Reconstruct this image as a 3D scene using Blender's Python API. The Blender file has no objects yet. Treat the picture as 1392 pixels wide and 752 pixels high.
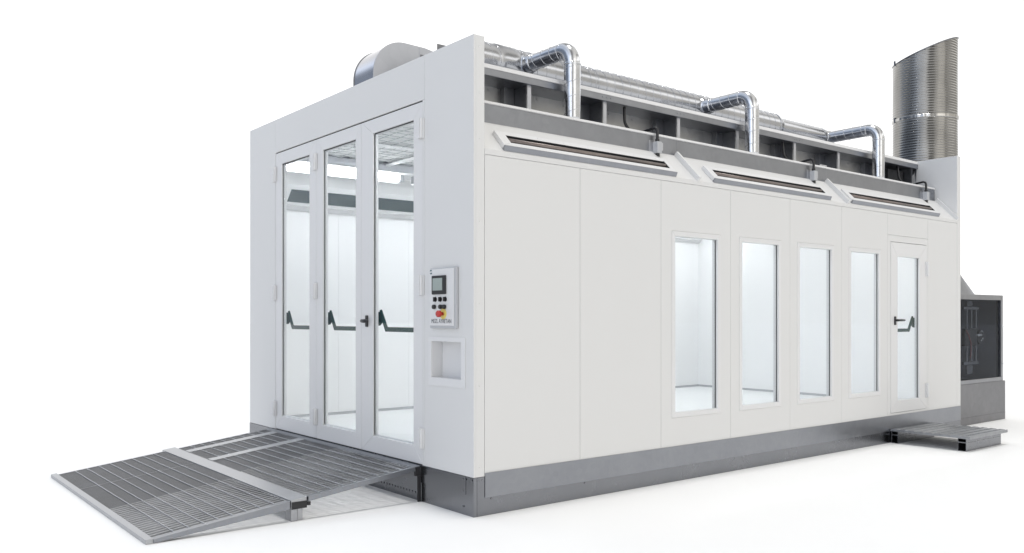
import bpy, bmesh, math, random
from mathutils import Vector, Matrix
random.seed(7)
S = bpy.context.scene
COL = S.collection
PI = math.pi

# ------------------------------------------------------------------ materials
def newmat(name):
    m = bpy.data.materials.new(name); m.use_nodes = True
    nt = m.node_tree
    return m, nt, nt.nodes['Principled BSDF']

def paint(name, col, rough=.38, var=.03, bump=.02, scale=60):
    m, nt, b = newmat(name)
    N, L = nt.nodes, nt.links
    tc = N.new('ShaderNodeTexCoord')
    n1 = N.new('ShaderNodeTexNoise'); n1.inputs['Scale'].default_value = 1.7; n1.inputs['Detail'].default_value = 5
    L.new(tc.outputs['Object'], n1.inputs['Vector'])
    mx = N.new('ShaderNodeMix'); mx.data_type = 'RGBA'
    mx.inputs['A'].default_value = (*[c*(1-var) for c in col], 1)
    mx.inputs['B'].default_value = (*[min(1, c*(1+var)) for c in col], 1)
    L.new(n1.outputs['Fac'], mx.inputs['Factor'])
    L.new(mx.outputs['Result'], b.inputs['Base Color'])
    n2 = N.new('ShaderNodeTexNoise'); n2.inputs['Scale'].default_value = scale; n2.inputs['Detail'].default_value = 3
    L.new(tc.outputs['Object'], n2.inputs['Vector'])
    mr = N.new('ShaderNodeMapRange'); mr.inputs['To Min'].default_value = rough-.06; mr.inputs['To Max'].default_value = rough+.08
    L.new(n1.outputs['Fac'], mr.inputs['Value']); L.new(mr.outputs['Result'], b.inputs['Roughness'])
    bp = N.new('ShaderNodeBump'); bp.inputs['Strength'].default_value = bump; bp.inputs['Distance'].default_value = .01
    L.new(n2.outputs['Fac'], bp.inputs['Height']); L.new(bp.outputs['Normal'], b.inputs['Normal'])
    return m

def metal(name, a, b_, rough=(.28, .46), spangle=22, bump=.03, stretch=(1, 1, 1), streak=3.0):
    m, nt, b = newmat(name)
    N, L = nt.nodes, nt.links
    b.inputs['Metallic'].default_value = 1
    tc = N.new('ShaderNodeTexCoord')
    mp = N.new('ShaderNodeMapping'); mp.inputs['Scale'].default_value = stretch
    L.new(tc.outputs['Object'], mp.inputs['Vector'])
    v = N.new('ShaderNodeTexVoronoi'); v.inputs['Scale'].default_value = spangle
    L.new(mp.outputs['Vector'], v.inputs['Vector'])
    n = N.new('ShaderNodeTexNoise'); n.inputs['Scale'].default_value = streak; n.inputs['Detail'].default_value = 6; n.inputs['Roughness'].default_value = .6
    L.new(mp.outputs['Vector'], n.inputs['Vector'])
    sep = N.new('ShaderNodeSeparateColor'); L.new(v.outputs['Color'], sep.inputs['Color'])
    ad = N.new('ShaderNodeMath'); ad.operation = 'MULTIPLY_ADD'; ad.inputs[1].default_value = .3
    L.new(sep.outputs['Red'], ad.inputs[0])
    mr0 = N.new('ShaderNodeMapRange'); mr0.inputs['From Min'].default_value = .3; mr0.inputs['From Max'].default_value = .7
    mr0.inputs['To Max'].default_value = .7
    L.new(n.outputs['Fac'], mr0.inputs['Value']); L.new(mr0.outputs['Result'], ad.inputs[2])
    mx = N.new('ShaderNodeMix'); mx.data_type = 'RGBA'
    mx.inputs['A'].default_value = (*a, 1); mx.inputs['B'].default_value = (*b_, 1)
    L.new(ad.outputs['Value'], mx.inputs['Factor']); L.new(mx.outputs['Result'], b.inputs['Base Color'])
    mr = N.new('ShaderNodeMapRange'); mr.inputs['To Min'].default_value = rough[0]; mr.inputs['To Max'].default_value = rough[1]
    L.new(ad.outputs['Value'], mr.inputs['Value']); L.new(mr.outputs['Result'], b.inputs['Roughness'])
    bp = N.new('ShaderNodeBump'); bp.inputs['Strength'].default_value = bump; bp.inputs['Distance'].default_value = .02
    L.new(n.outputs['Fac'], bp.inputs['Height']); L.new(bp.outputs['Normal'], b.inputs['Normal'])
    return m

def smooth_metal(name, a, b_, rough=(.22, .3), scale=2.0, bump=0):
    m, nt, b = newmat(name); N, L = nt.nodes, nt.links
    b.inputs['Metallic'].default_value = 1
    tc = N.new('ShaderNodeTexCoord'); n = N.new('ShaderNodeTexNoise'); n.inputs['Scale'].default_value = scale; n.inputs['Detail'].default_value = 4
    L.new(tc.outputs['Object'], n.inputs['Vector'])
    mr0 = N.new('ShaderNodeMapRange'); mr0.inputs['From Min'].default_value = .3; mr0.inputs['From Max'].default_value = .7; L.new(n.outputs['Fac'], mr0.inputs['Value'])
    mx = N.new('ShaderNodeMix'); mx.data_type = 'RGBA'; mx.inputs['A'].default_value = (*a, 1); mx.inputs['B'].default_value = (*b_, 1)
    L.new(mr0.outputs['Result'], mx.inputs['Factor']); L.new(mx.outputs['Result'], b.inputs['Base Color'])
    mr = N.new('ShaderNodeMapRange'); mr.inputs['To Min'].default_value = rough[0]; mr.inputs['To Max'].default_value = rough[1]
    L.new(mr0.outputs['Result'], mr.inputs['Value']); L.new(mr.outputs['Result'], b.inputs['Roughness'])
    if bump:
        n2 = N.new('ShaderNodeTexNoise'); n2.inputs['Scale'].default_value = 11; n2.inputs['Detail'].default_value = 2
        L.new(tc.outputs['Object'], n2.inputs['Vector'])
        bp = N.new('ShaderNodeBump'); bp.inputs['Strength'].default_value = bump; bp.inputs['Distance'].default_value = .02
        L.new(n2.outputs['Fac'], bp.inputs['Height']); L.new(bp.outputs['Normal'], b.inputs['Normal'])
    return m

def plain(name, col, rough=.5, metallic=0, emit=0, ecol=None):
    m, nt, b = newmat(name)
    b.inputs['Base Color'].default_value = (*col, 1); b.inputs['Roughness'].default_value = rough
    b.inputs['Metallic'].default_value = metallic
    if emit:
        b.inputs['Emission Color'].default_value = (*(ecol or col), 1); b.inputs['Emission Strength'].default_value = emit
    n = nt.nodes.new('ShaderNodeTexNoise'); n.inputs['Scale'].default_value = 40
    mr = nt.nodes.new('ShaderNodeMapRange'); mr.inputs['To Min'].default_value = max(0, rough-.08); mr.inputs['To Max'].default_value = min(1, rough+.08)
    nt.links.new(n.outputs['Fac'], mr.inputs['Value']); nt.links.new(mr.outputs['Result'], b.inputs['Roughness'])
    return m

def glass(name, tint, refl=.9):
    m = bpy.data.materials.new(name); m.use_nodes = True
    nt = m.node_tree; nt.nodes.clear(); N, L = nt.nodes, nt.links
    out = N.new('ShaderNodeOutputMaterial'); mix = N.new('ShaderNodeMixShader')
    tr = N.new('ShaderNodeBsdfTransparent'); tr.inputs['Color'].default_value = (*tint, 1)
    gl = N.new('ShaderNodeBsdfGlossy'); gl.inputs['Roughness'].default_value = .02; gl.inputs['Color'].default_value = (refl, refl, refl, 1)
    lw = N.new('ShaderNodeLayerWeight'); pw = N.new('ShaderNodeMath'); pw.operation = 'POWER'; pw.inputs[1].default_value = 5
    fr = N.new('ShaderNodeMath'); fr.operation = 'MULTIPLY_ADD'; fr.inputs[1].default_value = .8; fr.inputs[2].default_value = .016
    L.new(lw.outputs['Facing'], pw.inputs[0]); L.new(pw.outputs['Value'], fr.inputs[0])
    L.new(fr.outputs['Value'], mix.inputs['Fac']); L.new(tr.outputs['BSDF'], mix.inputs[1]); L.new(gl.outputs['BSDF'], mix.inputs[2])
    L.new(mix.outputs['Shader'], out.inputs['Surface'])
    return m

WHITE = paint('white_panel_paint', (.68, .68, .678), .42, .008, .02, 90)
FRAMEW = paint('white_frame_paint', (.70, .70, .705), .38, .01, .01, 60)
INNER = paint('interior_white', (.93, .935, .938), .45, .004, .01)
FLOORW = paint('interior_floor', (.86, .875, .875), .5, .03, .03, 30)
FILTER = paint('ceiling_filter_cloth', (.90, .905, .90), .9, .04, .5, 14)
GALV = metal('galvanised_sheet', (.265, .275, .300), (.315, .325, .35), (.3, .40), 22, .006)
GALVD = metal('dark_galvanised_sheet', (.17, .175, .19), (.25, .255, .27), (.28, .42), 22, .012)
GALVP = metal('plinth_sheet', (.215, .222, .240), (.25, .257, .275), (.22, .30), 16, .004, (1, 1, 1), 2.0)
MAIND = smooth_metal('main_duct_metal', (.42, .43, .455), (.52, .53, .555), (.18, .25), 3)
DUCT = smooth_metal('spiral_duct_metal', (.54, .55, .575), (.68, .69, .71), (.17, .24), 3, .16)
CHIM = smooth_metal('stainless_flue_metal', (.20, .195, .186), (.28, .273, .26), (.10, .15), 2.5)
GRATE = metal('galvanised_grating', (.32, .326, .345), (.46, .466, .49), (.34, .5), 40, .015)
LIGHTST = metal('light_steel_strip', (.47, .48, .505), (.57, .58, .61), (.35, .5), 30, .01)
RUST = metal('heater_rod', (.17, .145, .138), (.27, .235, .22), (.35, .5), 40)
BLACK = plain('black_plastic', (.012, .012, .014), .35)
RUBBER = plain('black_rubber', (.015, .015, .018), .6)
DARK = plain('dark_void', (.02, .021, .024), .7)
GREENB = plain('dark_green_bar', (.008, .042, .037), .5)
GREENB.node_tree.nodes['Principled BSDF'].inputs['Specular IOR Level'].default_value = .15
STRIPG = paint('dark_heater_glass', (.10, .125, .13), .25, .18, .02, 6)
RED = plain('emergency_red', (.45, .035, .03), .3)
YELL = plain('warning_yellow', (.75, .62, .16), .4)
SCREEN = plain('lcd_grey', (.34, .39, .37), .25)
INK = plain('printed_ink', (.10, .11, .12), .5)
TEAL = plain('logo_teal', (.03, .10, .12), .5)
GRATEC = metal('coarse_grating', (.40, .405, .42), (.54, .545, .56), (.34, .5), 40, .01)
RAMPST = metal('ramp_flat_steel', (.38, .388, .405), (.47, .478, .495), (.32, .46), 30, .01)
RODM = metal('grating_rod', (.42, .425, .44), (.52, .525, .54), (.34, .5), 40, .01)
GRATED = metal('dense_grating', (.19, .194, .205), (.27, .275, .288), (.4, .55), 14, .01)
TREADM = metal('step_tread', (.25, .26, .275), (.42, .43, .45), (.35, .5), 26, .02)
GREYB = plain('junction_box_grey', (.46, .47, .49), .45)
TUBEM = plain('fluorescent_tube', (1, 1, 1), .4, 0, 27, (.96, .98, 1.0))
PANE = glass('window_glass', (.985, .993, .995))
SMOKE = glass('smoked_panel', (.74, .76, .79), .3)
WIRE = plain('filter_wire', (.40, .42, .43), .5)

# ------------------------------------------------------------------ geometry helpers
class MB:
    def __init__(s): s.bm = bmesh.new(); s.sm = set()
    def face(s, pts):
        vs = [s.bm.verts.new(p) for p in pts]
        return s.bm.faces.new(vs)
    def box(s, x0, x1, y0, y1, z0, z1, M=None):
        P = [Vector((x, y, z)) for x in (x0, x1) for y in (y0, y1) for z in (z0, z1)]
        if M: P = [M(p) if callable(M) else M @ p for p in P]
        v = [s.bm.verts.new(p) for p in P]
        for f in ((0, 1, 3, 2), (4, 6, 7, 5), (0, 4, 5, 1), (2, 3, 7, 6), (0, 2, 6, 4), (1, 5, 7, 3)):
            s.bm.faces.new([v[i] for i in f])
        return s
    def prism(s, poly, f0, f1):
        """poly: 2d points; f0,f1 map (a,b)->3d for the two caps"""
        A = [s.bm.verts.new(f0(*p)) for p in poly]; B = [s.bm.verts.new(f1(*p)) for p in poly]
        n = len(poly)
        s.bm.faces.new(A); s.bm.faces.new(B[::-1])
        for i in range(n): s.bm.faces.new([A[i], B[i], B[(i+1) % n], A[(i+1) % n]])
        return s
    def tube(s, pts, r, seg=16, caps=True, smooth=True):
        pts = [Vector(p) for p in pts]; n = len(pts)
        rs = r if isinstance(r, (list, tuple)) else [r]*n
        t0 = (pts[1]-pts[0]).normalized()
        up = Vector((0, 0, 1)) if abs(t0.z) < .9 else Vector((1, 0, 0))
        nrm = (up - t0*up.dot(t0)).normalized(); rings = []
        for i in range(n):
            t = ((pts[min(i+1, n-1)]-pts[i]).normalized() + (pts[i]-pts[max(i-1, 0)]).normalized())
            if t.length < 1e-6: t = t0
            t.normalize()
            nrm = (nrm - t*nrm.dot(t)).normalized(); bn = t.cross(nrm)
            rings.append([s.bm.verts.new(pts[i] + rs[i]*(math.cos(2*PI*k/seg)*nrm + math.sin(2*PI*k/seg)*bn)) for k in range(seg)])
        for i in range(n-1):
            for k in range(seg):
                f = s.bm.faces.new([rings[i][k], rings[i][(k+1) % seg], rings[i+1][(k+1) % seg], rings[i+1][k]]); f.smooth = smooth
        if caps:
            s.bm.faces.new(rings[0][::-1]); s.bm.faces.new(rings[-1])
        return s
    def cyl(s, c, axis, r, h, seg=16):
        c = Vector(c); a = Vector(axis).normalized()
        return s.tube([c, c+a*h], r, seg)
    def plate(s, us, ws, holes, fmap, d0, d1):
        """rectangular plate us=(u0,u1) ws=(w0,w1) with rectangular holes (u0,u1,w0,w1); fmap(u,w,d)->3d"""
        U = sorted({us[0], us[1], *[h[i] for h in holes for i in (0, 1)]}); W = sorted({ws[0], ws[1], *[h[i] for h in holes for i in (2, 3)]})
        U = [u for u in U if us[0] <= u <= us[1]]; W = [w for w in W if ws[0] <= w <= ws[1]]
        def solid(i, j):
            if i < 0 or j < 0 or i >= len(U)-1 or j >= len(W)-1: return False
            cu, cw = (U[i]+U[i+1])/2, (W[j]+W[j+1])/2
            return not any(h[0] < cu < h[1] and h[2] < cw < h[3] for h in holes)
        V = {}
        def v(i, j, d):
            k = (i, j, d)
            if k not in V: V[k] = s.bm.verts.new(fmap(U[i], W[j], d))
            return V[k]
        for i in range(len(U)-1):
            for j in range(len(W)-1):
                if not solid(i, j): continue
                for d in (d0, d1): s.bm.faces.new([v(i, j, d), v(i+1, j, d), v(i+1, j+1, d), v(i, j+1, d)])
                for (di, dj, a, b) in ((-1, 0, (i, j), (i, j+1)), (1, 0, (i+1, j), (i+1, j+1)), (0, -1, (i, j), (i+1, j)), (0, 1, (i, j+1), (i+1, j+1))):
                    if not solid(i+di, j+dj):
                        s.bm.faces.new([v(*a, d0), v(*b, d0), v(*b, d1), v(*a, d1)])
        return s
    def mitred(s, u0, u1, w0, w1, iu0, iu1, iw0, iw1, fmap, d0, d1, g=.0008):
        """four mitred bars round an opening"""
        polys = [[(u0, w0), (u1, w0), (iu1, iw0), (iu0, iw0)], [(u1, w1), (u0, w1), (iu0, iw1), (iu1, iw1)],
                 [(u0, w1), (u0, w0), (iu0, iw0), (iu0, iw1)], [(u1, w0), (u1, w1), (iu1, iw1), (iu1, iw0)]]
        sh = [(0, -g), (0, g), (-g, 0), (g, 0)]
        for p, (a, b) in zip(polys, sh):
            q = []
            cu = sum(x for x, _ in p)/4; cw = sum(y for _, y in p)/4
            for (x, y) in p:
                q.append((x + (g if x < cu else -g)*(1 if a == 0 else 0), y + (g if y < cw else -g)*(1 if b == 0 else 0)))
            s.prism(q, lambda a_, b_: fmap(a_, b_, d0), lambda a_, b_: fmap(a_, b_, d1))
        return s
    def dome(s, c, axis, r, h=None, seg=8):
        """small rivet / screw head"""
        c = Vector(c); a = Vector(axis).normalized(); h = h or r*.5
        return s.tube([c-a*.001, c+a*h*.6, c+a*h], [r, r*.9, r*.45], seg)

def obj(name, mb, mat, parent=None, bevel=0, label=None, seg=2, ang=40):
    bm = mb.bm
    bmesh.ops.recalc_face_normals(bm, faces=bm.faces)
    me = bpy.data.meshes.new(name); bm.to_mesh(me); bm.free()
    o = bpy.data.objects.new(name, me); COL.objects.link(o)
    if mat: me.materials.append(mat)
    if parent is not None:
        o.parent = parent
        o.matrix_parent_inverse = Matrix.Translation(-Vector(parent.location))
    if bevel:
        md = o.modifiers.new('bevel', 'BEVEL'); md.width = bevel; md.segments = seg; md.limit_method = 'ANGLE'; md.angle_limit = math.radians(ang)
    if label: o['label'] = label
    return o

def thing(name, label, cat, loc, group=None):
    o = bpy.data.objects.new(name, None); COL.objects.link(o); o.location = loc; o.empty_display_size = .3
    o['label'] = label; o['category'] = cat
    if group: o['group'] = group
    return o

FR = lambda u, w, d: Vector((u, d, w))          # front plane: u=x, w=z, d=y
SD = lambda u, w, d: Vector((d, u, w))          # side plane:  u=y, w=z, d=x
T2 = math.sqrt(.5)
def SL(u, s, h): return Vector((-s*T2 + h*T2, u, 2.68 + s*T2 + h*T2))     # sloped roof edge: u=y, s up the slope, h off it

W_ = 4.19; LN = 7.70; H = 3.5; ZB = .287

# ------------------------------------------------------------------ ground
g = MB(); g.face([(-150, -150, 0), (150, -150, 0), (150, 150, 0), (-150, 150, 0)])
GROUND = paint('white_studio_floor', (.90, .90, .897), .6, .01, .0)
gr = obj('ground', g, GROUND); gr['kind'] = 'structure'

# ================================================================== BOOTH
booth = thing('spray_booth', 'large white panelled spray booth with glazed folding doors and grey metal plinth', 'spray booth', (-W_/2, LN/2, 0))
DX0, DX1, DZ0, DZ1 = -3.502, -.683, ZB+.004, 3.155
NICHE = (-.552, -.150, .985, 1.268)

m = MB()
m.box(-W_, DX0-.001, 0, .02, ZB, H); m.box(DX0+.001, -.656, 0, .02, DZ1, H); m.plate((-.654, 0), (ZB, H), [NICHE], FR, 0, .02)
m.box(DX1+.0, -.656, 0, .02, ZB, DZ1-.0015)
for z in (.36, .95, 1.55, 2.15, 2.75, 3.08, 3.42): m.dome((0, .052, z), (1, 0, 0), .007)
obj('front_wall', m, WHITE, booth, .0015)
m = MB(); m.plate((-W_, 0), (ZB, H), [(DX0, DX1, ZB-.1, DZ1), NICHE], FR, .0205, .097)
obj('front_wall_core', m, WHITE, booth, .002)
m = MB(); m.box(-W_, 0, 7.602, 7.70, ZB, H)
obj('rear_wall', m, WHITE, booth, .003)

# side wall skin: panels about a metre wide, windows in four of them
YS = [.099, 1.05, 2.01, 2.98, 3.94, 4.90, 5.87, 6.83, 7.60]
WINS = [2.49, 3.45, 4.405, 5.38]
WZ0, WZ1, WHW = .605, 2.165, .295
DY0, DY1, DDZ0, DDZ1 = 5.935, 6.79, .335, 2.32
holes = [(c-WHW-.045, c+WHW+.045, WZ0-.045, WZ1+.045) for c in WINS] + [(DY0, DY1, DDZ0, DDZ1)]
m = MB()
for i in range(8):
    a, b = YS[i]+.0016, YS[i+1]-.0016
    hs = [h for h in holes if a < (h[0]+h[1])/2 < b]
    if i == 6:
        m.plate((a, b), (ZB, 2.392), hs, SD, -.01, 0); m.plate((a, b), (2.396, 2.638), [], SD, -.01, 0)
    else:
        m.plate((a, b), (ZB, 2.638), hs, SD, -.01, 0)
m.box(-.01, 0, .099, 7.601, 2.642, 2.683)                      # trim band under the slope
obj('side_wall', m, WHITE, booth, .0012)
m = MB(); m.plate((.0975, 7.60), (ZB, 2.66), holes, SD, -.06, -.0106)
obj('side_wall_lining', m, INNER, booth)
# far side wall and its inner slope
m = MB(); m.box(-W_, -W_+.06, .0975, 7.6015, ZB, 2.66)
def SLI(u, s, h): return Vector((-W_+.06 + s*T2 + h*T2, u, 2.66 + s*T2 - h*T2))
for i in range(1, 8): m.box(-W_+.06, -W_+.063, YS[i]-.004, YS[i]+.004, ZB+.05, 2.66)
m.plate((.0975, 7.6015), (0, .36), [], SLI, -.03, 0)
m.box(-3.92, -3.875, .0975, 7.6015, 2.91, 3.098)
m.box(-3.875, -3.50, .0975, 7.6015, 3.10, 3.112)
obj('far_side_wall', m, INNER, booth)
for a, b in ((.37, 2.28), (2.86, 4.78), (5.27, 7.2)):
    m = MB(); m.plate((a, b), (.115, .285), [], SLI, .001, .006); obj('interior_heater_panel', m, STRIPG, booth)
m = MB(); m.plate((.1, 7.6), (.01, .075), [], SLI, .001, .02)
obj('interior_ledge', m, FRAMEW, booth)
m = MB(); m.prism([(-4.13, ZB+.02), (-.06, ZB+.02), (-.06, 2.64), (-.31, 2.89), (-.31, 3.085), (-.60, 3.085), (-.60, 3.2), (-4.13, 3.2)], lambda x, z: Vector((x, 7.57, z)), lambda x, z: Vector((x, 7.6015, z))); obj('rear_lining', m, INNER, booth)
m = MB(); m.box(-4.13, -.06, .098, 7.57, ZB-.04, ZB+.02); obj('booth_floor', m, FLOORW, booth)
m = MB(); m.box(-4.125, -4.115, .12, 7.56, ZB+.02, ZB+.05); m.box(-4.115, -.07, 7.555, 7.569, ZB+.02, ZB+.05); obj('floor_skirting', m, GREYB, booth)
# ceiling filter: quilted cloth in bays with wires beneath
bay = 1.24
m = MB()
nx, ny = 60, 150
V = []
for j in range(ny+1):
    row = []
    for i in range(nx+1):
        x = -3.52 + (3.52-.60)*i/nx; y = .1 + 7.47*j/ny
        z = 3.205 + .012*math.sin(x*29+math.sin(y*7))*math.sin(y*27+math.cos(x*9)) + random.uniform(-.003, .003)
        row.append(m.bm.verts.new((x, y, z)))
    V.append(row)
for j in range(ny):
    for i in range(nx): m.bm.faces.new([V[j][i], V[j][i+1], V[j+1][i+1], V[j+1][i]]).smooth = True
filt = obj('ceiling_filter', m, FILTER, booth)
m = MB()
for i in range(24):
    x = -3.5+.125*i; m.tube([(x+.006*random.uniform(-1, 1), .1+k*.3, 3.187+random.uniform(-.006, .004)) for k in range(26)], .0028, 5)
for j in range(56):
    y = .16+.133*j; m.tube([(-3.52+k*.3, y+.012*random.uniform(-1, 1), 3.187+random.uniform(-.006, .004)) for k in range(10)], .0028, 5)
obj('wire_net', m, WIRE, filt)
m = MB()
for k in range(7): m.box(-3.52, -.6, .1+bay*k-.03, .1+bay*k+.03, 3.165, 3.182)
for x in (-2.55, -1.55): m.box(x-.025, x+.025, .13, 7.5, 3.166, 3.181)
obj('filter_frame', m, INNER, filt, .002)
m = MB(); m.box(-3.575, -3.50, .0985, 7.57, 3.114, 3.20); obj('ceiling_beam', m, LIGHTST, booth, .003)
m = MB(); m.box(-.62, -.58, .0985, 7.57, 3.114, 3.20); obj('ceiling_beam', m, LIGHTST, booth, .003)
m = MB(); m.box(-.58, -.30, .0985, 7.57, 3.08, 3.094); m.box(-.30, -.28, .0985, 7.57, 2.9, 3.085)
obj('inner_soffit', m, INNER, booth)
# interior tubes
for (a, b) in ((.16, 1.55), (1.80, 3.2), (3.4, 4.8), (5.0, 6.3), (6.45, 7.5)):
    for X in (-3.62, -.52):
        m = MB(); m.tube([(X, a, 3.06), (X, b, 3.06)], .026, 14); t = obj('interior_lamp', m, TUBEM, booth)
        sx = -1 if X < -2 else 1
        m = MB(); m.prism([(X+sx*.035, 3.098), (X+sx*.045, 3.098), (X+sx*.060, 3.012), (X+sx*.050, 3.012)], lambda x, z: Vector((x, a-.05, z)), lambda x, z: Vector((x, b+.05, z))); obj('added_reflector', m, INNER, t)  # tray added behind the tube to shade the wall and send light inward
        for q in ((a-.06, a-.004), (b+.004, b+.06)):
            m = MB(); m.box(X-.03, X+.03, *q, 3.02, 3.098); obj('lamp_holder', m, GREYB, t, .004)

# plinth --------------------------------------------------------------
m = MB()
m.box(-W_, -.001, 0.001, .03, 0, ZB-.002)
m.box(-W_, -.70, -.004, .001, .15, ZB-.003); m.box(-.70, -.10, -.0035, .001, .15, ZB-.003)
m.box(-.029, -.0005, .0305, LN, 0, ZB-.0025)
m.box(-W_, -W_+.03, .03, LN, 0, ZB-.002); m.box(-W_+.03, -.03, LN-.03, LN-.001, 0, ZB-.002)
m.box(-.02, .0012, .0312, .096, 0.001, ZB-.004)
for i in range(64): m.dome((-3.55+.0445*i, -.001, .06), (0, -1, 0), .009)
for p in ((-.13, .262), (-.10, .262), (-.13, .06), (-.13, .175), (-.025, .265)): m.dome((p[0], -.0045, p[1]), (0, -1, 0), .008)
for p in ((.045, .262), (.075, .262), (.16, .118), (1.1, .118)): m.dome((.001, p[0], p[1]), (1, 0, 0), .008)
pl = obj('plinth', m, GALVP, booth, .0012)
m = MB(); m.box(.001, .006, .10, 7.69, .132, .312)
obj('flap_panel', m, GALV, pl, .001)

# folding doors -------------------------------------------------------
def hinge(x, z, parent, out, side=False, hh=.155):
    mm = MB()
    if not side:
        mm.box(x-.034, x+.034, -.012, -.001, z-hh/2, z+hh/2)
        mm.tube([(x+.012, -.018, z-hh/2), (x+.012, -.018, z+hh/2)], .011, 12)
        mm.box(x-.036, x+.002, -.030, -.006, z-hh/2-.001, z+hh/2+.001)
        for k in (-.05, 0, .05): mm.dome((x-.018*1, -.0302, z+k), (0, -1, 0), .007)
    else:
        mm.box(.001, .012, x-.034, x+.034, z-hh/2, z+hh/2)
        mm.tube([(.018, x-.008, z-hh/2), (.018, x-.008, z+hh/2)], .013, 12)
        mm.box(.006, .026, x-.005, x+.032, z-hh/2-.001, z+hh/2+.001)
        for k in (-.05, 0, .05): mm.dome((.0262, x+.012, z+k), (1, 0, 0), .006)
    return obj('hinge', mm, FRAMEW, parent, .002)

def pushbar(u0, u1, fmap, d, parent, z=1.345, flip=False):
    """horizontal panic bar on swinging arms, on the inside of the leaf"""
    mm = MB()
    sgn = -1 if flip else 1
    ua = u1 if flip else u0
    P = lambda du, zz, dd: fmap(ua+sgn*du, zz, d+dd)
    def pr(poly, a, b): mm.prism(poly, lambda x, y: P(x, y, a), lambda x, y: P(x, y, b))
    pr([(.0, z+.15), (.012, z+.15), (.012, z+.03), (.0, z+.03)], .0, .018)
    pr([(.0, z+.165), (.028, z+.17), (.125, z+.020), (.125, z-.020), (.095, z-.020), (.046, z+.062), (.0, z+.03)], .019, .031)
    L = abs(u1-u0)
    pr([(.10, z-.0195), (L, z-.0195), (L, z+.0195), (.10, z+.0195)], .0195, .035)
    return obj('push_bar', mm, GREENB, parent, .004)

LEAF = [(-3.499, -2.561, -3.352, -2.706), (-2.557, -1.672, -2.415, -1.775), (-1.668, -.687, -1.468, -.818)]
GZ0, GZ1 = .432, 3.022
leaves = []
for k, (x0, x1, g0, g1) in enumerate(LEAF):
    m = MB(); m.mitred(x0, x1, ZB+.006, DZ1-.012, g0, g1, GZ0, GZ1, FR, .002, .055)
    m.mitred(g0-.004, g1+.004, GZ0-.004, GZ1+.004, g0+.012, g1-.012, GZ0+.012, GZ1-.012, FR, .026, .05)
    d = obj('folding_door', m, FRAMEW, booth, .0022,
            label=('left glazed leaf of the folding door beside the left pillar', 'middle glazed leaf of the folding door', 'right glazed leaf of the folding door beside the control panel')[k])
    leaves.append(d)
    m = MB(); m.box(g0+.002, g1-.002, .019, .025, GZ0+.002, GZ1-.002); obj('pane', m, PANE, d)
    for bb in ((g0+.0005, g0+.0065, .0145, .0185, GZ0+.01, GZ1-.004), (g1-.0065, g1-.0005, .012, .0185, GZ0+.01, GZ1-.004), (g0+.012, g1-.012, .0125, .0185, GZ1-.0075, GZ1-.001)):
        m = MB(); m.box(*bb); obj('gasket', m, RUBBER, d)
    pushbar(g0-.02, g1+.03, FR, .058, d)
for z in (2.93, 1.70, .50):
    hinge(-3.502, z, leaves[0], 1); hinge(-2.559, z, leaves[1], 1); hinge(-.685, z, leaves[2], -1)
m = MB()
m.box(-1.585, -1.545, -.012, .001, 1.365, 1.465); m.tube([(-1.565, -.012, 1.417), (-1.565, -.04, 1.417)], .016, 12)
m.tube([(-1.49, -.038, 1.417), (-1.55, -.040, 1.415), (-1.60, -.038, 1.417)], [.012, .016, .016], 10)
obj('handle', m, BLACK, leaves[2], .006)
# dark shadow gap strip at top of doors / right jamb: black strips colour in the shade
m = MB(); m.box(DX0+.003, DX1-.003, .014, .06, DZ1-.0115, DZ1-.0005); m.box(DX1-.0035, DX1-.0005, .012, .06, ZB+.03, DZ1-.012)
m.box(DX0+.02, DX1-.003, .004, .09, ZB-.0015, ZB+.0055)
obj('door_gap_shade', m, RUBBER, booth)

# windows in the side wall ------------------------------------------
for k, c in enumerate(WINS):
    m = MB(); m.mitred(c-WHW-.0435, c+WHW+.0435, WZ0-.0435, WZ1+.0435, c-WHW, c+WHW, WZ0, WZ1, SD, .0025, -.062, g=.0003)
    w = obj('window', m, FRAMEW, booth, .002)
    m = MB(); m.box(-.034, -.028, c-WHW+.001, c+WHW-.001, WZ0+.001, WZ1-.001); obj('pane', m, PANE, w)
    m = MB(); m.box(-.0275, -.020, c+WHW-.006, c+WHW-.0005, WZ0+.005, WZ1-.004); obj('gasket', m, RUBBER, w)
# side door ---------------------------------------------------------
m = MB(); m.mitred(DY0+.004, DY1-.004, DDZ0+.004, DDZ1-.006, 6.092, 6.612, .475, 2.152, SD, .003, -.058)
sd = obj('side_door', m, FRAMEW, booth, .0022)
m = MB(); m.box(-.034, -.028, 6.093, 6.611, .476, 2.151); obj('pane', m, PANE, sd)
m = MB(); m.box(-.0275, -.019, 6.606, 6.6115, .48, 2.148); obj('gasket', m, RUBBER, sd)
for z in (2.03, .56): hinge(DY1, z, sd, 1, True, .17)
pushbar(6.07, 6.63, lambda u, w, d: Vector((-d, u, w)), .06, sd, 1.29, True)
m = MB(); m.box(.003, .014, 6.005, 6.045, 1.355, 1.455); m.tube([(.014, 6.025, 1.41), (.05, 6.025, 1.41)], .014, 12)
m.tube([(.05, 6.01, 1.41), (.052, 6.09, 1.411), (.05, 6.17, 1.41)], [.012, .013, .011], 10)
obj('handle', m, BLACK, sd, .005)

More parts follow.
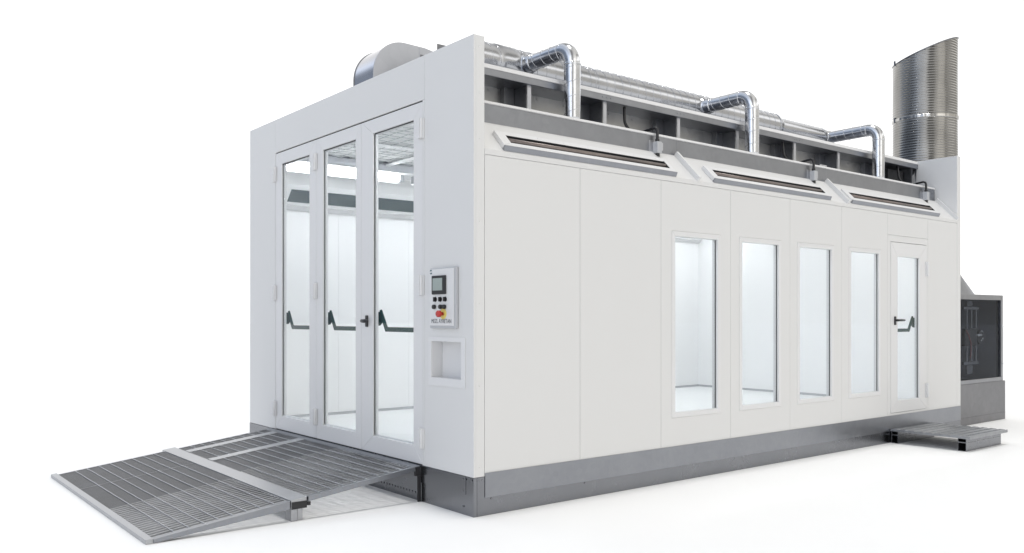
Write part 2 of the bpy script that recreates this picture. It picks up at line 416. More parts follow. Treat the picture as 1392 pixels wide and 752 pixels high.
# control panel -----------------------------------------------------
m = MB(); m.box(-.535, -.185, -.028, -.001, 1.365, 1.825)
cp = obj('control_panel', m, GREYB, booth, .006)
m = MB(); m.box(-.530, -.205, -.034, -.0285, 1.385, 1.815); obj('face_plate', m, FRAMEW, cp, .003)
m = MB(); m.box(-.487, -.298, -.046, -.0345, 1.622, 1.765); obj('screen_bezel', m, BLACK, cp, .006)
m = MB(); m.box(-.468, -.338, -.0475, -.0465, 1.652, 1.745); obj('screen', m, SCREEN, cp)
for x in (-.445, -.375, -.312):
    m = MB(); m.cyl((x, -.0345, 1.585), (0, -1, 0), .019, .006, 18); m.box(x-.006, x+.006, -.056, -.040, 1.568, 1.602)
    obj('selector_switch', m, BLACK, cp, .002)
for x in (-.452, -.365, -.315):
    m = MB(); m.cyl((x, -.0345, 1.528), (0, -1, 0), .017, .022, 16); obj('push_button', m, BLACK, cp, .003)
m = MB(); m.cyl((-.338, -.0345, 1.475), (0, -1, 0), .040, .006, 24); eb = obj('warning_ring', m, YELL, cp, .001)
m = MB(); m.tube([(-.338, -.0405, 1.475), (-.338, -.065, 1.475), (-.338, -.066, 1.475), (-.338, -.088, 1.475), (-.338, -.095, 1.475)], [.013, .013, .025, .025, .017], 20)
obj('emergency_button', m, RED, eb)
m = MB()
for k in range(2):
    a0 = PI*k+.5
    pts = [(-.508+.013*math.cos(a0+t*.33), -.0352, 1.795+.013*math.sin(a0+t*.33)) for t in range(8)]
    m.tube(pts, [.001, .003, .004, .0045, .0045, .004, .003, .001], 6)
obj('logo', m, TEAL, cp)
cu = bpy.data.curves.new('lettering', 'FONT'); cu.body = 'MEZL AYRETAN'; cu.size = .046; cu.align_x = 'CENTER'; cu.extrude = .0004
to = bpy.data.objects.new('tmp', cu); COL.objects.link(to)
me = bpy.data.meshes.new_from_object(to.evaluated_get(bpy.context.evaluated_depsgraph_get())); bpy.data.objects.remove(to)
xs = [v.co.x for v in me.vertices]; k = .265/(max(xs)-min(xs))
me.transform(Matrix.Translation((-.368, -.0350, 1.405)) @ Matrix.Rotation(PI/2, 4, 'X') @ Matrix.Diagonal((k, 1, 1, 1)))
me.materials.clear(); me.materials.append(INK)
lo = bpy.data.objects.new('lettering', me); COL.objects.link(lo); lo.parent = cp; lo.matrix_parent_inverse = Matrix.Identity(4)

# wall niche (framed tray) under the panel
m = MB(); m.plate((-.59, -.10), (.925, 1.30), [(-.549, -.153, .988, 1.265)], FR, -.006, -.0005)
m.box(-.56, -.14, .0975, .11, .975, 1.28)
for b in ((-.5515, -.549, -.0004, .0975, .9865, 1.2665), (-.153, -.1505, -.0004, .0975, .9865, 1.2665), (-.549, -.153, -.0004, .0975, .9855, .988), (-.549, -.153, -.0004, .0975, 1.265, 1.2675)): m.box(*b)
wn = obj('wall_niche', m, FRAMEW, booth, .002)

# ------------------------------------------------------------------ sloped roof edge, heaters, fascia
SLS = .27/T2                                     # length of the slope
for a, b in ((.1, 2.49), (2.52, 5.0), (5.03, 7.58)):
    m = MB(); m.plate((a, b), (.004, SLS), [], SL, -.03, 0); obj('sloped_panel', m, WHITE, booth, .0012)
for y in (2.505, 5.015, 7.585):
    m = MB(); m.prism([(y-.014, -.004), (y+.014, -.004), (y+.014, SLS+.0), (y-.014, SLS+.0)], lambda u, s_: SL(u, s_, -.02), lambda u, s_: SL(u, s_, .045))
    obj('slope_rib', m, WHITE, booth, .002)
FJ = [.099, 2.528, 5.02, 7.575]
for a, b in zip(FJ, FJ[1:]):
    m = MB(); m.box(-.29, -.271, a+.001, b-.001, 2.935, 3.094)
    for y in (a+.05, b-.05): m.dome((-.271, y, 2.99), (1, 0, 0), .006)
    fa = obj('fascia', m, GALV, booth, .0015)
    m = MB(); m.prism([(-.272, 3.095), (-.262, 3.099), (-.2655, 3.1175), (-.30, 3.120), (-.30, 3.095)], lambda x, z: Vector((x, a+.001, z)), lambda x, z: Vector((x, b-.001, z)))
    obj('fascia_lip', m, FRAMEW, fa, .001)
m = MB(); m.box(-.785, -.301, .0985, 7.575, 3.096, 3.112)
obj('roof_shelf', m, GALV, booth)
# plenum wall with posts, top beam and roof
m = MB(); PY = [.10, .96, 1.85, 2.86, 3.79, 4.83, 5.73, 6.75, 7.44]
for a, b in zip(PY, PY[1:]):
    m.box(-.78, -.76, a+.002, b-.002, 3.1125, 3.44)
    for (dy, z) in ((.28, 3.37), (.28, 3.20), (.6, 3.36)): m.dome((-.76, a+dy, z), (1, 0, 0), .010)
obj('plenum_wall', m, metal('plenum_sheet', (.33, .33, .335), (.50, .50, .495), (.3, .45), 8, .01, (1, 1, 1), 1.3), booth)
for y in PY[1:8]:
    m = MB(); m.box(-.534, -.530, y-.0175, y+.024, 3.113, 3.42)
    po = obj('post', m, LIGHTST, booth, .001)
    m = MB(); m.box(-.7595, -.545, y-.020, y-.016, 3.1135, 3.41); m.box(-.7595, -.70, y-.13, y-.022, 3.1135, 3.41)
    obj('post_channel', m, GALVD, po, .001)  # darker metal puts the shade of the recess corner into the colour
m = MB()
m.prism([(-.76, 3.396), (-.505, 3.396), (-.500, 3.400), (-.500, 3.454), (-.76, 3.454)], lambda x, z: Vector((x, .099, z)), lambda x, z: Vector((x, 7.60, z)))
for y in (1.85, 2.86, 3.79, 4.83, 6.75):
    for dy in (-.05, 0, .05): m.dome((-.4995, y+dy, 3.43), (1, 0, 0), .009)
m.box(-.755, -.512, 7.46, 7.465, 3.15, 3.395)
be = obj('top_beam', m, GALV, booth, .0015)
m = MB(); m.prism([(-.66, 3.455), (-.499, 3.455), (-.497, 3.459), (-.506, 3.492), (-.66, 3.494)], lambda x, z: Vector((x, .099, z)), lambda x, z: Vector((x, 7.60, z)))
obj('beam_cap', m, FRAMEW, be, .001)
m = MB(); m.prism([(-.66, 3.20), (-.512, 3.395), (-.66, 3.395)], lambda x, z: Vector((x, 7.575, z)), lambda x, z: Vector((x, 7.598, z)))
m.prism([(-.52, 3.20), (-.53, 3.395), (-.502, 3.395), (-.504, 3.38)], lambda x, z: Vector((x, 7.566, z)), lambda x, z: Vector((x, 7.574, z)))
obj('beam_bracket', m, GALV, booth, .001)
m = MB(); m.box(-.75, -.62, 7.05, 7.43, 3.114, 3.36); obj('opening_shade_block', m, DARK, booth)  # solid dark block, coloured as the shade inside an opening
m = MB(); m.box(-3.53, -.765, .099, 7.60, 3.43, 3.47); m.box(-3.55, -3.5305, .099, 7.60, 3.113, 3.47)
obj('roof', m, GALV, booth, .002)
m = MB(); m.box(-.60, -.56, 1.20, 1.30, 3.113, 3.17); obj('roof_bracket', m, LIGHTST, booth, .002)
m = MB(); m.box(-.345, -.335, 5.02, 5.16, 3.113, 3.155); obj('roof_bracket', m, LIGHTST, booth, .002)

def heater(y0, y1, yj):
    m = MB(); a, b, c, d = .036, .226, .080, .178
    m.mitred(y0, y1, a, b, y0+.085, y1-.055, c, d, SL, .001, .037)
    for k in range(7):
        y = y0+.15+(y1-y0-.3)*k/6; m.dome(SL(y, .203, .037), SL(0, 0, 1)-SL(0, 0, 0), .006)
    hf = obj('heater_frame', m, FRAMEW, booth, .004)
    m = MB(); m.prism([(.0355, .0015), (.0345, .038), (.027, .040), (.012, .0015)], lambda s_, h: SL(y0-.004, s_, h), lambda s_, h: SL(y1+.004, s_, h)); obj('heater_lip_shade', m, GALV, hf, .001)  # lip in grey so the frame's shaded underside is coloured in
    m = MB(); m.plate((y0+.085, y1-.055), (c, d), [], SL, .002, .006)
    m.plate((y0+.085, y1-.055), (d-.004, d-.0005), [], SL, .0062, .035); m.plate((y0+.085, y1-.055), (c+.0005, c+.004), [], SL, .0062, .030)
    m.plate((y1-.070, y1-.0555), (c+.004, d-.004), [], SL, .0062, .039)
    obj('heater_slot', m, DARK, hf)
    m = MB(); m.tube([SL(y0+.087, .127, .020), SL(y1-.075, .127, .020)], .021, 14); obj('heater_rod', m, RUST, hf)
    m = MB(); m.box(-.268, -.205, yj-.03, yj+.03, 2.93, 3.035); jb = obj('junction_box', m, GREYB, booth, .004)
    m = MB(); m.box(-.2705, -.2685, yj-.075, yj+.085, 2.945, 3.05); m.box(-.268, -.22, yj+.045, yj+.06, 2.96, 3.03); obj('mounting_plate', m, LIGHTST, jb, .001)
    m = MB(); m.tube([(-.235, yj, 2.928), (-.235, yj, 2.90)], .022, 10); obj('cable_gland', m, BLACK, jb, .002); m = MB(); m.tube([(-.235, yj, 3.037), (-.235, yj, 3.062)], .020, 10); obj('cable_gland', m, BLACK, jb, .002)
    P = [(-.56, yj-.09, 3.395), (-.55, yj-.10, 3.33), (-.53, yj-.11, 3.24), (-.49, yj-.08, 3.17), (-.42, yj-.03, 3.145), (-.33, yj-.01, 3.158), (-.262, yj-.002, 3.165), (-.237, yj, 3.135), (-.235, yj, 3.06)]
    Q = []
    for i in range(len(P)-1):
        p0, p1, p2, p3 = [Vector(P[max(0, min(len(P)-1, i+j))]) for j in (-1, 0, 1, 2)]
        for k in range(6):
            t = k/6; Q.append(.5*((2*p1)+(p2-p0)*t+(2*p0-5*p1+4*p2-p3)*t*t+(3*p1-p0-3*p2+p3)*t**3))
    Q.append(Vector(P[-1]))
    m = MB(); m.tube(Q, .0135, 10); obj('power_cable', m, BLACK, jb)
heater(.285, 2.215, 2.225); heater(2.745, 4.69, 4.735); heater(5.12, 7.13, 7.27)

# ================================================================== roof ductwork
def arc_path(pts, rads, n=10):
    """polyline with rounded corners"""
    pts = [Vector(p) for p in pts]; out = [pts[0]]
    for i in range(1, len(pts)-1):
        a, b, c = pts[i-1], pts[i], pts[i+1]; r = rads[i-1]
        d0 = (a-b).normalized(); d1 = (c-b).normalized(); ang = d0.angle(d1); k = r/math.tan(ang/2)
        s0, s1 = b+d0*k, b+d1*k; ctr = b+(d0+d1).normalized()*(r/math.sin(ang/2))
        v0, v1 = s0-ctr, s1-ctr; w = v0.angle(v1)
        for j in range(n+1):
            t = j/n; out.append(ctr+(v0*math.sin((1-t)*w)+v1*math.sin(t*w))/math.sin(w))
    out.append(pts[-1]); return out
def resample(path, step):
    out = [path[0]]; acc = 0
    for a, b in zip(path, path[1:]):
        L = (b-a).length; n = max(1, int(L/step+.5))
        for k in range(1, n+1): out.append(a.lerp(b, k/n))
    return out
def spiral(m, path, r, pitch, w=.0035, start=0):
    """raised lock seam winding round a straight duct"""
    a, b = Vector(path[0]), Vector(path[1]); t = (b-a).normalized(); L = (b-a).length
    up = Vector((0, 0, 1)) if abs(t.z) < .9 else Vector((1, 0, 0)); n = (up-t*up.dot(t)).normalized(); bn = t.cross(n)
    N = max(8, int(L/pitch*24)); pts = []
    for i in range(N+1):
        s = i/N*L; th = 2*PI*s/pitch+start; pts.append(a+t*s+(r+w*.3)*(math.cos(th)*n+math.sin(th)*bn))
    m.tube(pts, w, 5)
def collar(m, c, axis, r, w=.03, h=.006):
    h *= .6
    c = Vector(c); a = Vector(axis).normalized()
    m.tube([c-a*w/2, c-a*(w/2-.004), c+a*(w/2-.004), c+a*w/2], [r+.0005, r+h, r+h, r+.0005], 32)

duct = thing('roof_duct', 'round silver spiral duct lying along the booth roof with three bent branches', 'air duct', (-1.15, 3.8, 3.47))
m = MB(); AX, AZ, R = -1.15, 3.742, .166
ys = [.78, 1.02, 1.03, 1.24, 1.25, 5.27, 5.33, 6.30]
rr = [R, R, R+.006, R+.006, R, R, R-.034, R-.036]
Y, RR = [], []
for i in range(len(ys)-1):
    n = max(1, int((ys[i+1]-ys[i])/.06))
    for k in range(n):
        t = k/n; Y.append(ys[i]+(ys[i+1]-ys[i])*t); RR.append(rr[i]+(rr[i+1]-rr[i])*t + (random.uniform(-.0007, .0007) if i in (4, 6) else 0))
Y.append(ys[-1]); RR.append(rr[-1])
m.tube([(AX, y, AZ) for y in Y], RR, 40)
spiral(m, [(AX, 1.3, AZ), (AX, 5.26, AZ)], R, .112, .0024); spiral(m, [(AX, 5.35, AZ), (AX, 6.28, AZ)], R-.036, .10, .0015, 1)
spiral(m, [(AX, .79, AZ), (AX, 1.0, AZ)], R, .112, .0015)
for y in (1.02, 1.25, 2.12, 2.19, 5.26): collar(m, (AX, y, AZ), (0, 1, 0), R, .016, .0035)
obj('main_duct', m, MAIND, duct)
m = MB()
for y in (.9, 2.6, 4.4, 6.0):
    m = MB(); m.box(AX-.12, AX+.12, y-.02, y+.02, 3.472, 3.60 if y < 5 else 3.63); obj('duct_saddle', m, GALV, duct, .002)
rb = .0715; XB = -.39
for k, y in enumerate((1.325, 3.85, 6.385)):
    m = MB()
    P = resample(arc_path([(AX+.02, y, AZ), (XB, y, AZ+.006), (XB, y, 3.105)], [.135], 14), .05)
    m.tube(P, [rb+random.uniform(-.0003, .0003) for _ in P], 28)
    spiral(m, [(AX+.16 if k < 2 else AX+.12, y, AZ+.001), (XB-.15, y, AZ+.005)], rb, .115, .0026, k)
    spiral(m, [(XB, y, AZ-.15), (XB, y, 3.11)], rb, .125, .0026, k*2)
    collar(m, (XB-.14, y, AZ+.004), (1, 0, 0), rb, .02, .004); collar(m, (XB, y, AZ-.135), (0, 0, 1), rb, .02, .004)
    if k < 2:
        # saddle tee with crimped rings
        x = AX+.13
        m.tube([(AX+.05, y, AZ), (AX+.13, y, AZ), (AX+.165, y, AZ), (AX+.19, y, AZ), (AX+.205, y, AZ), (AX+.22, y, AZ), (AX+.235, y, AZ), (AX+.25, y, AZ)],
               [rb+.05, rb+.045, rb+.018, rb+.006, rb+.011, rb+.004, rb+.008, rb], 28)
    else:
        m.tube([(AX, y-.09, AZ), (AX+.005, y-.04, AZ), (AX+.03, y, AZ), (AX+.09, y+.004, AZ), (AX+.13, y, AZ)], [.131, .128, .115, .090, rb+.006], 28)
        collar(m, (AX+.12, y, AZ), (1, 0, 0), rb, .03, .006)
    obj('branch_duct', m, DUCT, duct)

# ================================================================== fan casing and damper on the roof
fan = thing('fan_casing', 'curved grey sheet metal fan casing showing above the front wall', 'fan', (-1.9, .8, 3.47))
X0, X1 = -2.07, -1.71
prof = [(.145, 3.472)]
for k in range(17):
    t = PI - k/16*PI/2; prof.append((.46+.315*math.cos(t), 3.625+.315*math.sin(t)))
prof += [(.68, 3.935), (1.15, 3.86), (1.15, 3.472)]
m = MB(); n = len(prof)
A = [[m.bm.verts.new((x, y, z)) for (y, z) in prof] for x in (X0, X1)]
for i in range(n-1): m.bm.faces.new([A[0][i], A[0][i+1], A[1][i+1], A[1][i]]).smooth = i < 17
obj('fan_scroll', m, smooth_metal('fan_sheet', (.50, .50, .52), (.58, .58, .60), (.14, .19), 3), fan)
for x0, x1 in ((X1-.002, X1+.006), (X0-.006, X0+.002)):
    m = MB(); q = [(.145-.006, 3.472)] + [(.46+.321*math.cos(PI-k/16*PI/2), 3.625+.321*math.sin(PI-k/16*PI/2)) for k in range(17)] + [(.68, 3.942), (1.15, 3.867), (1.15, 3.472)]
    m.prism(q, lambda a, b: Vector((x0, a, b)), lambda a, b: Vector((x1, a, b)))
    if x0 > -1.9: m.box(X1+.0065, X1+.008, .62, .627, 3.472, 3.935)
    obj('fan_side', m, metal('fan_side_sheet', (.46, .48, .525), (.56, .575, .62), (.38, .5), 10, .02) if x0 > -1.9 else GALV, fan)
m = MB(); m.box(X0-.02, X1+.03, .895, .915, 3.472, 3.955); m.box(X1+.0062, X1+.03, .80, .815, 3.472, 3.93); obj('fan_flange', m, GALV, fan, .003)
dm = thing('damper_box', 'small open sheet metal box beside the fan casing on the roof', 'metal box', (-1.25, .7, 3.47))
m = MB(); m.box(-1.50, -1.497, .50, .86, 3.472, 3.80); m.box(-1.23, -1.227, .50, .86, 3.472, 3.83); m.box(-1.4965, -1.2305, .855, .86, 3.472, 3.80)
m.prism([(.50, 3.765), (.86, 3.835), (.86, 3.842), (.50, 3.772)], lambda a, b: Vector((-1.51, a, b)), lambda a, b: Vector((-1.22, a, b)))
obj('casing', m, GALVD, dm)
m = MB(); m.box(-1.46, -1.40, .52, .60, 3.66, 3.745); obj('actuator', m, LIGHTST, dm, .006)

# ================================================================== exhaust chimney and extraction cabinet behind
ch = thing('exhaust_chimney', 'tall ribbed stainless exhaust chimney with slanted open top behind the booth', 'chimney', (-.70, 8.2, 2.15))
m = MB(); CX, CY, CR = -.70, 8.20, .409
def flue(m, z0, z1, segs=96, cut=None):
    rings = []; n = int((z1-z0)/.0042)
    for i in range(n+1):
        z = z0+(z1-z0)*i/n
        ring = []
        for k in range(segs):
            th = 2*PI*k/segs; r = CR+.0019*math.sin(2*PI*(z/.034)+th)+.0012*math.sin(5*th+z*2)+.0007*math.sin(11*th-z*9)
            ring.append(m.bm.verts.new((CX+r*math.cos(th), CY+r*math.sin(th), z)))
        rings.append(ring)
    for i in range(n):
        for k in range(segs): m.bm.faces.new([rings[i][k], rings[i][(k+1) % segs], rings[i+1][(k+1) % segs], rings[i+1][k]]).smooth = True
flue(m, 2.16, 5.35)
rv = Vector((.6237, .7817, 0))                      # picture-right: the high side of the slanted mouth
nrm = Vector((0, 0, 1)) - rv*.385 + Vector((-.78, .62, 0))*.05; 
bmesh.ops.bisect_plane(m.bm, geom=m.bm.verts[:]+m.bm.edges[:]+m.bm.faces[:], plane_co=(CX, CY, 5.085), plane_no=nrm.normalized(), clear_outer=True)
fl = obj('flue_pipe', m, CHIM, ch)
md = fl.modifiers.new('wall', 'SOLIDIFY'); md.thickness = .006; md.offset = -1
m = MB(); 
for zz, w, h in ((4.155, .045, .008),):
    n = 150; ring = []
    prof_ = [(-w/2, .003), (-w/2+.006, h), (w/2-.006, h), (w/2, .003)]
    for k in range(n):
        th = 2*PI*k/n; j = .0022*math.sin(th*31)*random.uniform(.3, 1)+random.uniform(-.0008, .0008)
        ring.append([m.bm.verts.new((CX+(CR+hh+j*(.7 if 0 < q < 3 else 0))*math.cos(th), CY+(CR+hh+j)*math.sin(th), zz+dz+.012*math.cos(th-2.2))) for q, (dz, hh) in enumerate(prof_)])
    for k in range(n):
        a, b = ring[k], ring[(k+1) % n]
        for q in range(3): m.bm.faces.new([a[q], b[q], b[q+1], a[q+1]])
obj('crimped_band', m, smooth_metal('band_steel', (.34, .333, .32), (.55, .54, .52), (.18, .28), 12), ch)
m = MB(); nn = nrm.normalized(); rim = []
for k in range(97):
    th = 2*PI*k/96; x, y = CR*math.cos(th), CR*math.sin(th)
    rim.append((CX+x, CY+y, 5.085-(nn.x*x+nn.y*y)/nn.z))
m.tube(rim, .0085, 8); obj('rim', m, GALVD, ch)
m = MB()
for sgn, zc in ((-1, 4.955), (1, 5.20), (-1, 4.17), (1, 4.12)):
    m = MB(); p = Vector((CX, CY, zc))+rv*sgn*(CR+.008); m.box(p.x-.010, p.x+.010, p.y-.010, p.y+.010, zc-.045, zc+.02)
    obj('rim_clip', m, GALVD, ch, .003)

cab = thing('extraction_cabinet', 'grey metal extraction cabinet with smoked front panel behind the right end of the booth', 'cabinet', (-1.2, 8.6, 0))
m = MB(); m.box(-2.3, -.16, 7.72, 9.446, 0, .546)
m.box(-.16, -.155, 7.73, 9.44, .10, .103)
obj('base_box', m, metal('cabinet_sheet', (.15, .15, .158), (.24, .24, .25), (.3, .42), 14, .008, (1, 1, 1), 1.2), cab, .003)
m = MB(); cy0, cy1, cz0, cz1 = 7.98, 9.385, .547, 1.752
m.mitred(cy0, cy1, cz0, cz1, cy0+.065, cy1-.06, cz0+.055, cz1-.07, SD, -.165, -.20)
m.mitred(cy0+.002, cy1-.002, cz0+.002, cz1-.002, cy0+.04, cy1-.04, cz0+.04, cz1-.04, SD, -.2005, -.24)
fr = obj('cabinet_frame', m, metal('cabinet_frame_steel', (.23, .235, .25), (.34, .345, .36), (.3, .42), 30, .01), cab, .003)
m = MB(); m.box(-.192, -.186, cy0+.066, cy1-.061, cz0+.056, cz1-.071); obj('smoked_panel', m, SMOKE, cab)
m = MB(); m.box(-.17, -.155, cy1-.055, cy1-.02, 1.30, 1.335); obj('latch', m, LIGHTST, fr, .003); m = MB(); m.box(-.17, -.15, cy1-.05, cy1-.025, .78, .80); obj('latch', m, LIGHTST, fr, .003)
m = MB()
m.box(-2.25, -.24, cy0+.002, cy0+.01, cz0, cz1-.001); m.box(-2.25, -.24, cy1-.01, cy1-.002, cz0, cz1-.001); m.box(-2.25, -2.24, cy0+.01, cy1-.01, cz0, cz1-.001)
m.box(-2.24, -.205, cy0+.01, cy1-.01, cz1-.012, cz1-.002)
obj('cabinet_body', m, LIGHTST, cab)
m = MB(); m.box(-.75, -.74, cy0+.02, cy1-.02, cz0+.01, cz1-.02); obj('back_sheet', m, plain('dark_inner_sheet', (.24, .25, .27), .45, .3), cab)
RAILM = plain('rail_grey', (.20, .205, .215), .5, .0)
for y in (8.60, 8.74, 8.88):
    m = MB(); m.box(-.33, -.31, y-.02, y+.02, .832, 1.548); obj('motor_rail', m, RAILM, cab, .003)
for b in ((-.335, -.31, 8.50, 8.95, 1.55, 1.59), (-.335, -.31, 8.50, 8.95, .79, .83), (-.335, -.31, 8.60, 8.76, .66, .78), (-.335, -.31, 8.60, 8.76, 1.60, 1.67)):
    m = MB(); m.box(*b); obj('motor_bracket', m, RAILM, cab, .003)
m = MB(); m.box(-.305, -.26, 8.42, 8.80, 1.05, 1.29); obj('motor_box', m, BLACK, cab, .008)
m = MB(); m.cyl((-.30, 8.92, 1.165), (1, 0, 0), .098, .035, 28); mp_ = obj('pulley', m, BLACK, cab, .003)
STEELB = plain('bright_steel', (.85, .85, .85), .3, .6)
m = MB(); m.tube([(-.25, 8.76, 1.195), (-.25, 8.89, 1.197)], .015, 10); obj('bolt', m, STEELB, mp_)
for y, z in ((8.93, 1.12), (8.97, 1.145), (8.94, 1.25)):
    m = MB(); m.dome((-.2645, y, z), (1, 0, 0), .013); obj('bolt', m, STEELB, mp_)
m = MB(); m.tube([(-.25, 8.43, 1.27), (-.25, 8.50, 1.20), (-.25, 8.57, 1.10), (-.255, 8.59, 1.0), (-.26, 8.58, .88)], .006, 8); obj('wire', m, plain('red_wire', (.40, .12, .12), .5), cab)
# sheet hood from cabinet top to the round flue
m = MB(); base = []; top = []
hx0, hx1, hy0, hy1 = -1.24, -.17, 7.99, 8.50
for k in range(48):
    th = 2*PI*k/48; c, s_ = math.cos(th), math.sin(th); q = max(abs(c), abs(s_))
    base.append(m.bm.verts.new(((hx0+hx1)/2+(hx1-hx0)/2*c/q, (hy0+hy1)/2+(hy1-hy0)/2*s_/q, cz1)))
    top.append(m.bm.verts.new((CX+CR*.99*c, (hy1+hy0)/2-.1 + (CY-(hy1+hy0)/2+.1)*1.0+CR*.99*s_, 3.0)))
mid = []
for k in range(48):
    th = 2*PI*k/48; c, s_ = math.cos(th), math.sin(th)
    mid.append(m.bm.verts.new((CX+CR*.99*c, CY-.12+CR*.8*s_, 2.22)))
for k in range(48):
    j = (k+1) % 48
    m.bm.faces.new([base[k], base[j], mid[j], mid[k]])
    m.bm.faces.new([mid[k], mid[j], top[j], top[k]])
obj('hood', m, GALV, cab)

# ================================================================== step by the side door
st = thing('entry_step', 'low grey metal step on two rectangular tubes below the side door', 'step', (.44, 6.37, 0))
def hollow(m, x0, x1, y0, y1, z0, z1, t=.005):
    m.plate((x0, x1), (z0, z1), [(x0+t, x1-t, z0+t, z1-t)], FR, y0, y1)
for x0, x1 in ((.012, .092), (.755, .845)):
    m = MB(); hollow(m, x0, x1, 5.93, 6.80, 0, .094); f = obj('foot_tube', m, GALVP, st, .0015)
    m = MB(); hollow(m, x0, x1, 5.93, 6.80, .0945, .1375); obj('upper_tube', m, GALVP, f, .001)
    m = MB(); m.box(x0+.006, x1-.006, 6.10, 6.11, .006, .088); m.box(x0+.006, x1-.006, 6.10, 6.11, .1, .132); obj('tube_shade_plate', m, DARK, f)  # dark plates painting in the shade inside the hollow tubes
m = MB(); npl = 9; wpl = (.885-.012)/npl
for k in range(npl):
    a = .012+wpl*k
    m.prism([(a+.001, .138), (a+wpl-.001, .138), (a+wpl-.001, .160), (a+wpl*.72, .167), (a+wpl*.28, .167), (a+.001, .160)], lambda x, z: Vector((x, 5.905, z)), lambda x, z: Vector((x, 6.86, z)))
    for j in range(22):
        yy = 5.94+.0415*j+random.uniform(-.004, .004)
        m.box(a+wpl*.35, a+wpl*.65, yy, yy+.018, .167, .1705)
m.box(.8855, .893, 5.905, 6.86, .136, .168)
obj('tread', m, TREADM, st, .001)

# ================================================================== access ramp
rp = thing('access_ramp', 'wide grey steel grating ramp leading up to the glazed folding doors', 'ramp', (-2.15, -1.05, 0))
RX0, RX1 = -3.60, -.70
rz = lambda y: .286+.1275*y
RZ = lambda x, y, d=0: Vector((x, y, max(.001, rz(y)+d)))
def rbar(m, x0, x1, y0, y1, top, bot):
    A = [(x0, y0), (x1, y0), (x1, y1), (x0, y1)]
    m.prism(A, lambda x, y: Vector((x, y, max(.001, rz(y)+bot))), lambda x, y: Vector((x, y, max(.0035, rz(y)+top))))
# frame
m = MB()
for args in ((RX1-.045, RX1, -2.024, -1.095, 0, -.055), (RX0, RX0+.02, -2.024, -1.095, 0, -.055), (RX1-.035, RX1, -.955, -.012, 0, -.036), (RX0, RX0+.02, -.955, -.012, 0, -.036), (RX0+.021, RX1-.036, -.07, -.012, 0, -.03)):
    m = MB(); rbar(m, *args); obj('side_rail' if args[2] != -.07 else 'top_rail', m, GALV, rp, .002)
m = MB()
m.prism([(RX1-.095, .001), (RX1-.005, .001), (RX1-.005, .085), (RX1-.095, .085)], lambda x, z: Vector((x, -1.085, z)), lambda x, z: Vector((x, -1.038, z)))
m.prism([(RX1-.085, .001), (RX1-.012, .001), (RX1-.012, .085), (RX1-.085, .085)], lambda x, z: Vector((x, -1.034, z)), lambda x, z: Vector((x, -.995, z)))
obj('ramp_leg', m, GRATE, rp, .002)
for x in (-2.2, -3.5):
    m = MB(); m.box(x, x+.08, -1.06, -1.0, .001, .085); obj('ramp_leg', m, GRATE, rp, .002)
m = MB()
rbar(m, RX0-.03, RX1+.0, -2.072, -2.026, .008, -.04)
obj('front_lip', m, RAMPST, rp, .002)
m = MB(); rbar(m, RX0-.07, RX1, -1.088, -.968, .004, -.06); mb_ = obj('middle_beam', m, RAMPST, rp, .003)
m = MB(); m.box(RX1+.0005, RX1+.004, -1.085, -.968, .088, .138); m.box(RX1-.03, RX1-.005, -.958, -.935, .10, .125); obj('hollow_end_shade', m, BLACK, mb_)  # black plate coloured as the shade inside the hollow beam end
m = MB(); m.box(RX1-.02, RX1+.004, -.055, -.006, .205, .275); m.box(RX1-.008, RX1+.006, -.034, -.0055, .002, .204); obj('ramp_end_plate', m, RUBBER, rp, .002)
def grating(name, x0, x1, y0, y1, pitch, th, rods, rod_r=.0044, h=.030, label=None):
    m = MB(); x = x0
    while x < x1:
        if pitch > .03:                                  # I-bars: flat top flange on a thin web
            xe = min(x+th, x1); xm = (x+xe)/2
            rbar(m, x, xe, y0, y1, -.004, -.0075); rbar(m, xm-.002, xm+.002, y0, y1, -.0077, -.04)
        else: rbar(m, x, min(x+th, x1), y0, y1, -.004, -.004-h)
        x += pitch
    rbar(m, x0, x1, y0, y0+.006, -.0035, -.03); rbar(m, x0, x1, y1-.006, y1, -.0035, -.03)
    rbar(m, x0, x0+.005, y0, y1, -.0032, -.031); rbar(m, x1-.005, x1, y0, y1, -.0032, -.031)
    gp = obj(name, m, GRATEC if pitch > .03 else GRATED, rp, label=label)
    for y in rods:
        if y0+.01 < y < y1-.01:
            npt = max(3, int((x1-x0)/.05))
            m = MB(); m.tube([RZ(x0+(x1-x0)*k/npt, y+random.uniform(-.0012, .0012), -.0015) for k in range(npt+1)], rod_r, 6)
            obj('cross_rod', m, RODM, gp)
    return gp
lr = [-1.98+.0985*k for k in range(1, 10)]
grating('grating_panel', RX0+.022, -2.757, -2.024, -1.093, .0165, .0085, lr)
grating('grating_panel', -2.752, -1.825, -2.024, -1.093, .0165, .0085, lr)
grating('grating_panel', -1.818, RX1-.047, -2.024, -1.093, .058, .013, lr, label='coarse open grating panel at the near corner of the ramp')
ur = [-.95+.098*k for k in range(1, 9)]
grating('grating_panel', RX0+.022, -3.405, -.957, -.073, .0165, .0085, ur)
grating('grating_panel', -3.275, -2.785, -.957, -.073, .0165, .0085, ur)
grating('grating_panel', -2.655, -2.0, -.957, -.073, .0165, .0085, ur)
grating('grating_panel', -1.995, RX1-.037, -.957, -.073, .055, .012, ur)
m = MB(); rbar(m, -2.7565, -2.7525, -2.024, -1.093, -.001, -.02); obj('joint_strip', m, LIGHTST, rp)
for a, b in ((-3.40, -3.28), (-2.78, -2.66)):
    m = MB(); rbar(m, a, b, -.957, -.073, .0015, -.012); obj('wheel_track', m, RAMPST, rp, .002)

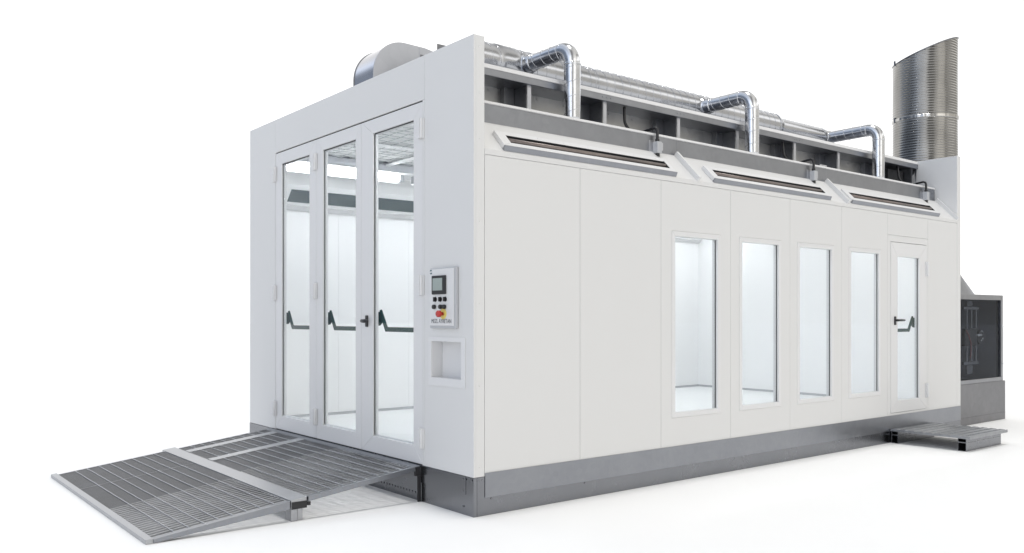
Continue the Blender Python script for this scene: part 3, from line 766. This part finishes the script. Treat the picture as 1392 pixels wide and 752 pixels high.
# ================================================================== light, world, camera
w = bpy.data.worlds.new('World'); S.world = w; w.use_nodes = True
nt = w.node_tree; N, L = nt.nodes, nt.links
bg = N['Background']
tc = N.new('ShaderNodeTexCoord')
def dot(v):
    n = N.new('ShaderNodeVectorMath'); n.operation = 'DOT_PRODUCT'; n.inputs[1].default_value = v
    L.new(tc.outputs['Generated'], n.inputs[0]); return n.outputs['Value']
def ramp(src, stops, interp='EASE'):
    mr = N.new('ShaderNodeMapRange'); mr.inputs['From Min'].default_value = -1; mr.inputs['From Max'].default_value = 1
    L.new(src, mr.inputs['Value'])
    r = N.new('ShaderNodeValToRGB'); r.color_ramp.interpolation = interp
    e = r.color_ramp.elements
    while len(e) < len(stops): e.new(.5)
    for el, (p, c) in zip(e, stops): el.position = (p+1)/2; el.color = (*c, 1) if isinstance(c, tuple) else (c, c, c, 1)
    L.new(mr.outputs['Result'], r.inputs['Fac']); return r.outputs['Color']
def mul(a, b, t='MULTIPLY'):
    m = N.new('ShaderNodeMix'); m.data_type = 'RGBA'; m.blend_type = t; m.inputs['Factor'].default_value = 1
    L.new(a, m.inputs['A']); L.new(b, m.inputs['B']); return m.outputs['Result']
# a white studio: bright sweep behind the booth, dimmer room with bright bands added behind the camera for metal reflections
f = ramp(dot((-.7817, .6237, 0)), [(-1, 0), (.34, 0.0), (.72, 1.0)])
rgt = dot((.6237, .7817, 0))
back = ramp(rgt, [(-1, .16), (-.86, .27), (-.72, 1.2), (-.52, 1.25), (-.40, 1.75), (-.26, 1.6), (-.16, .36), (.08, .38), (.22, .95), (.42, 1.45), (.62, 1.35), (.74, .56), (1, .56)])
c = ramp(dot((.707, .707, 0)), [(-1, (.70, .86, 1.14)), (0, (1.0, .99, .975)), (1, (1.04, 1.0, .915))], 'LINEAR')
z = ramp(dot((0, 0, 1)), [(-.2, 1.0), (.42, 1.0), (.74, .50), (1, .42)])
mixn = N.new('ShaderNodeMix'); mixn.data_type = 'RGBA'
L.new(f, mixn.inputs['Factor']); L.new(mul(back, c), mixn.inputs['A']); mixn.inputs['B'].default_value = (1, 1, 1, 1)
zz = dot((0, 0, 1))
soft = mul(ramp(rgt, [(-1, 0), (.70, 0), (.84, 1.0), (1, 1.0)]), ramp(zz, [(-1, 0), (.33, 0), (.40, .95), (.47, .95), (.58, 0)]))   # bright band added on the right for the duct highlight
L.new(mul(mul(mixn.outputs['Result'], z), soft, 'ADD'), bg.inputs['Color']); bg.inputs['Strength'].default_value = 1.3

sun = bpy.data.lights.new('overhead_light', 'SUN'); sun.energy = 1.2; sun.angle = math.radians(7); sun.color = (1, .99, .97)
so = bpy.data.objects.new('overhead_light', sun); COL.objects.link(so); so.rotation_euler = (0, 0, 0); so.location = (0, 0, 8)

cam = bpy.data.cameras.new('camera'); co = bpy.data.objects.new('camera', cam); COL.objects.link(co)
co.location = (5.046, -3.671, 1.457); co.rotation_euler = (PI/2, 0, math.radians(51.42))
cam.sensor_width = 36; cam.lens = 36*1172/1392; cam.shift_y = (430-376)/1392; cam.clip_start = .05; cam.clip_end = 1000
S.camera = co
S.view_settings.view_transform = 'Standard'; S.view_settings.look = 'None'; S.view_settings.exposure = 0; S.view_settings.gamma = 1
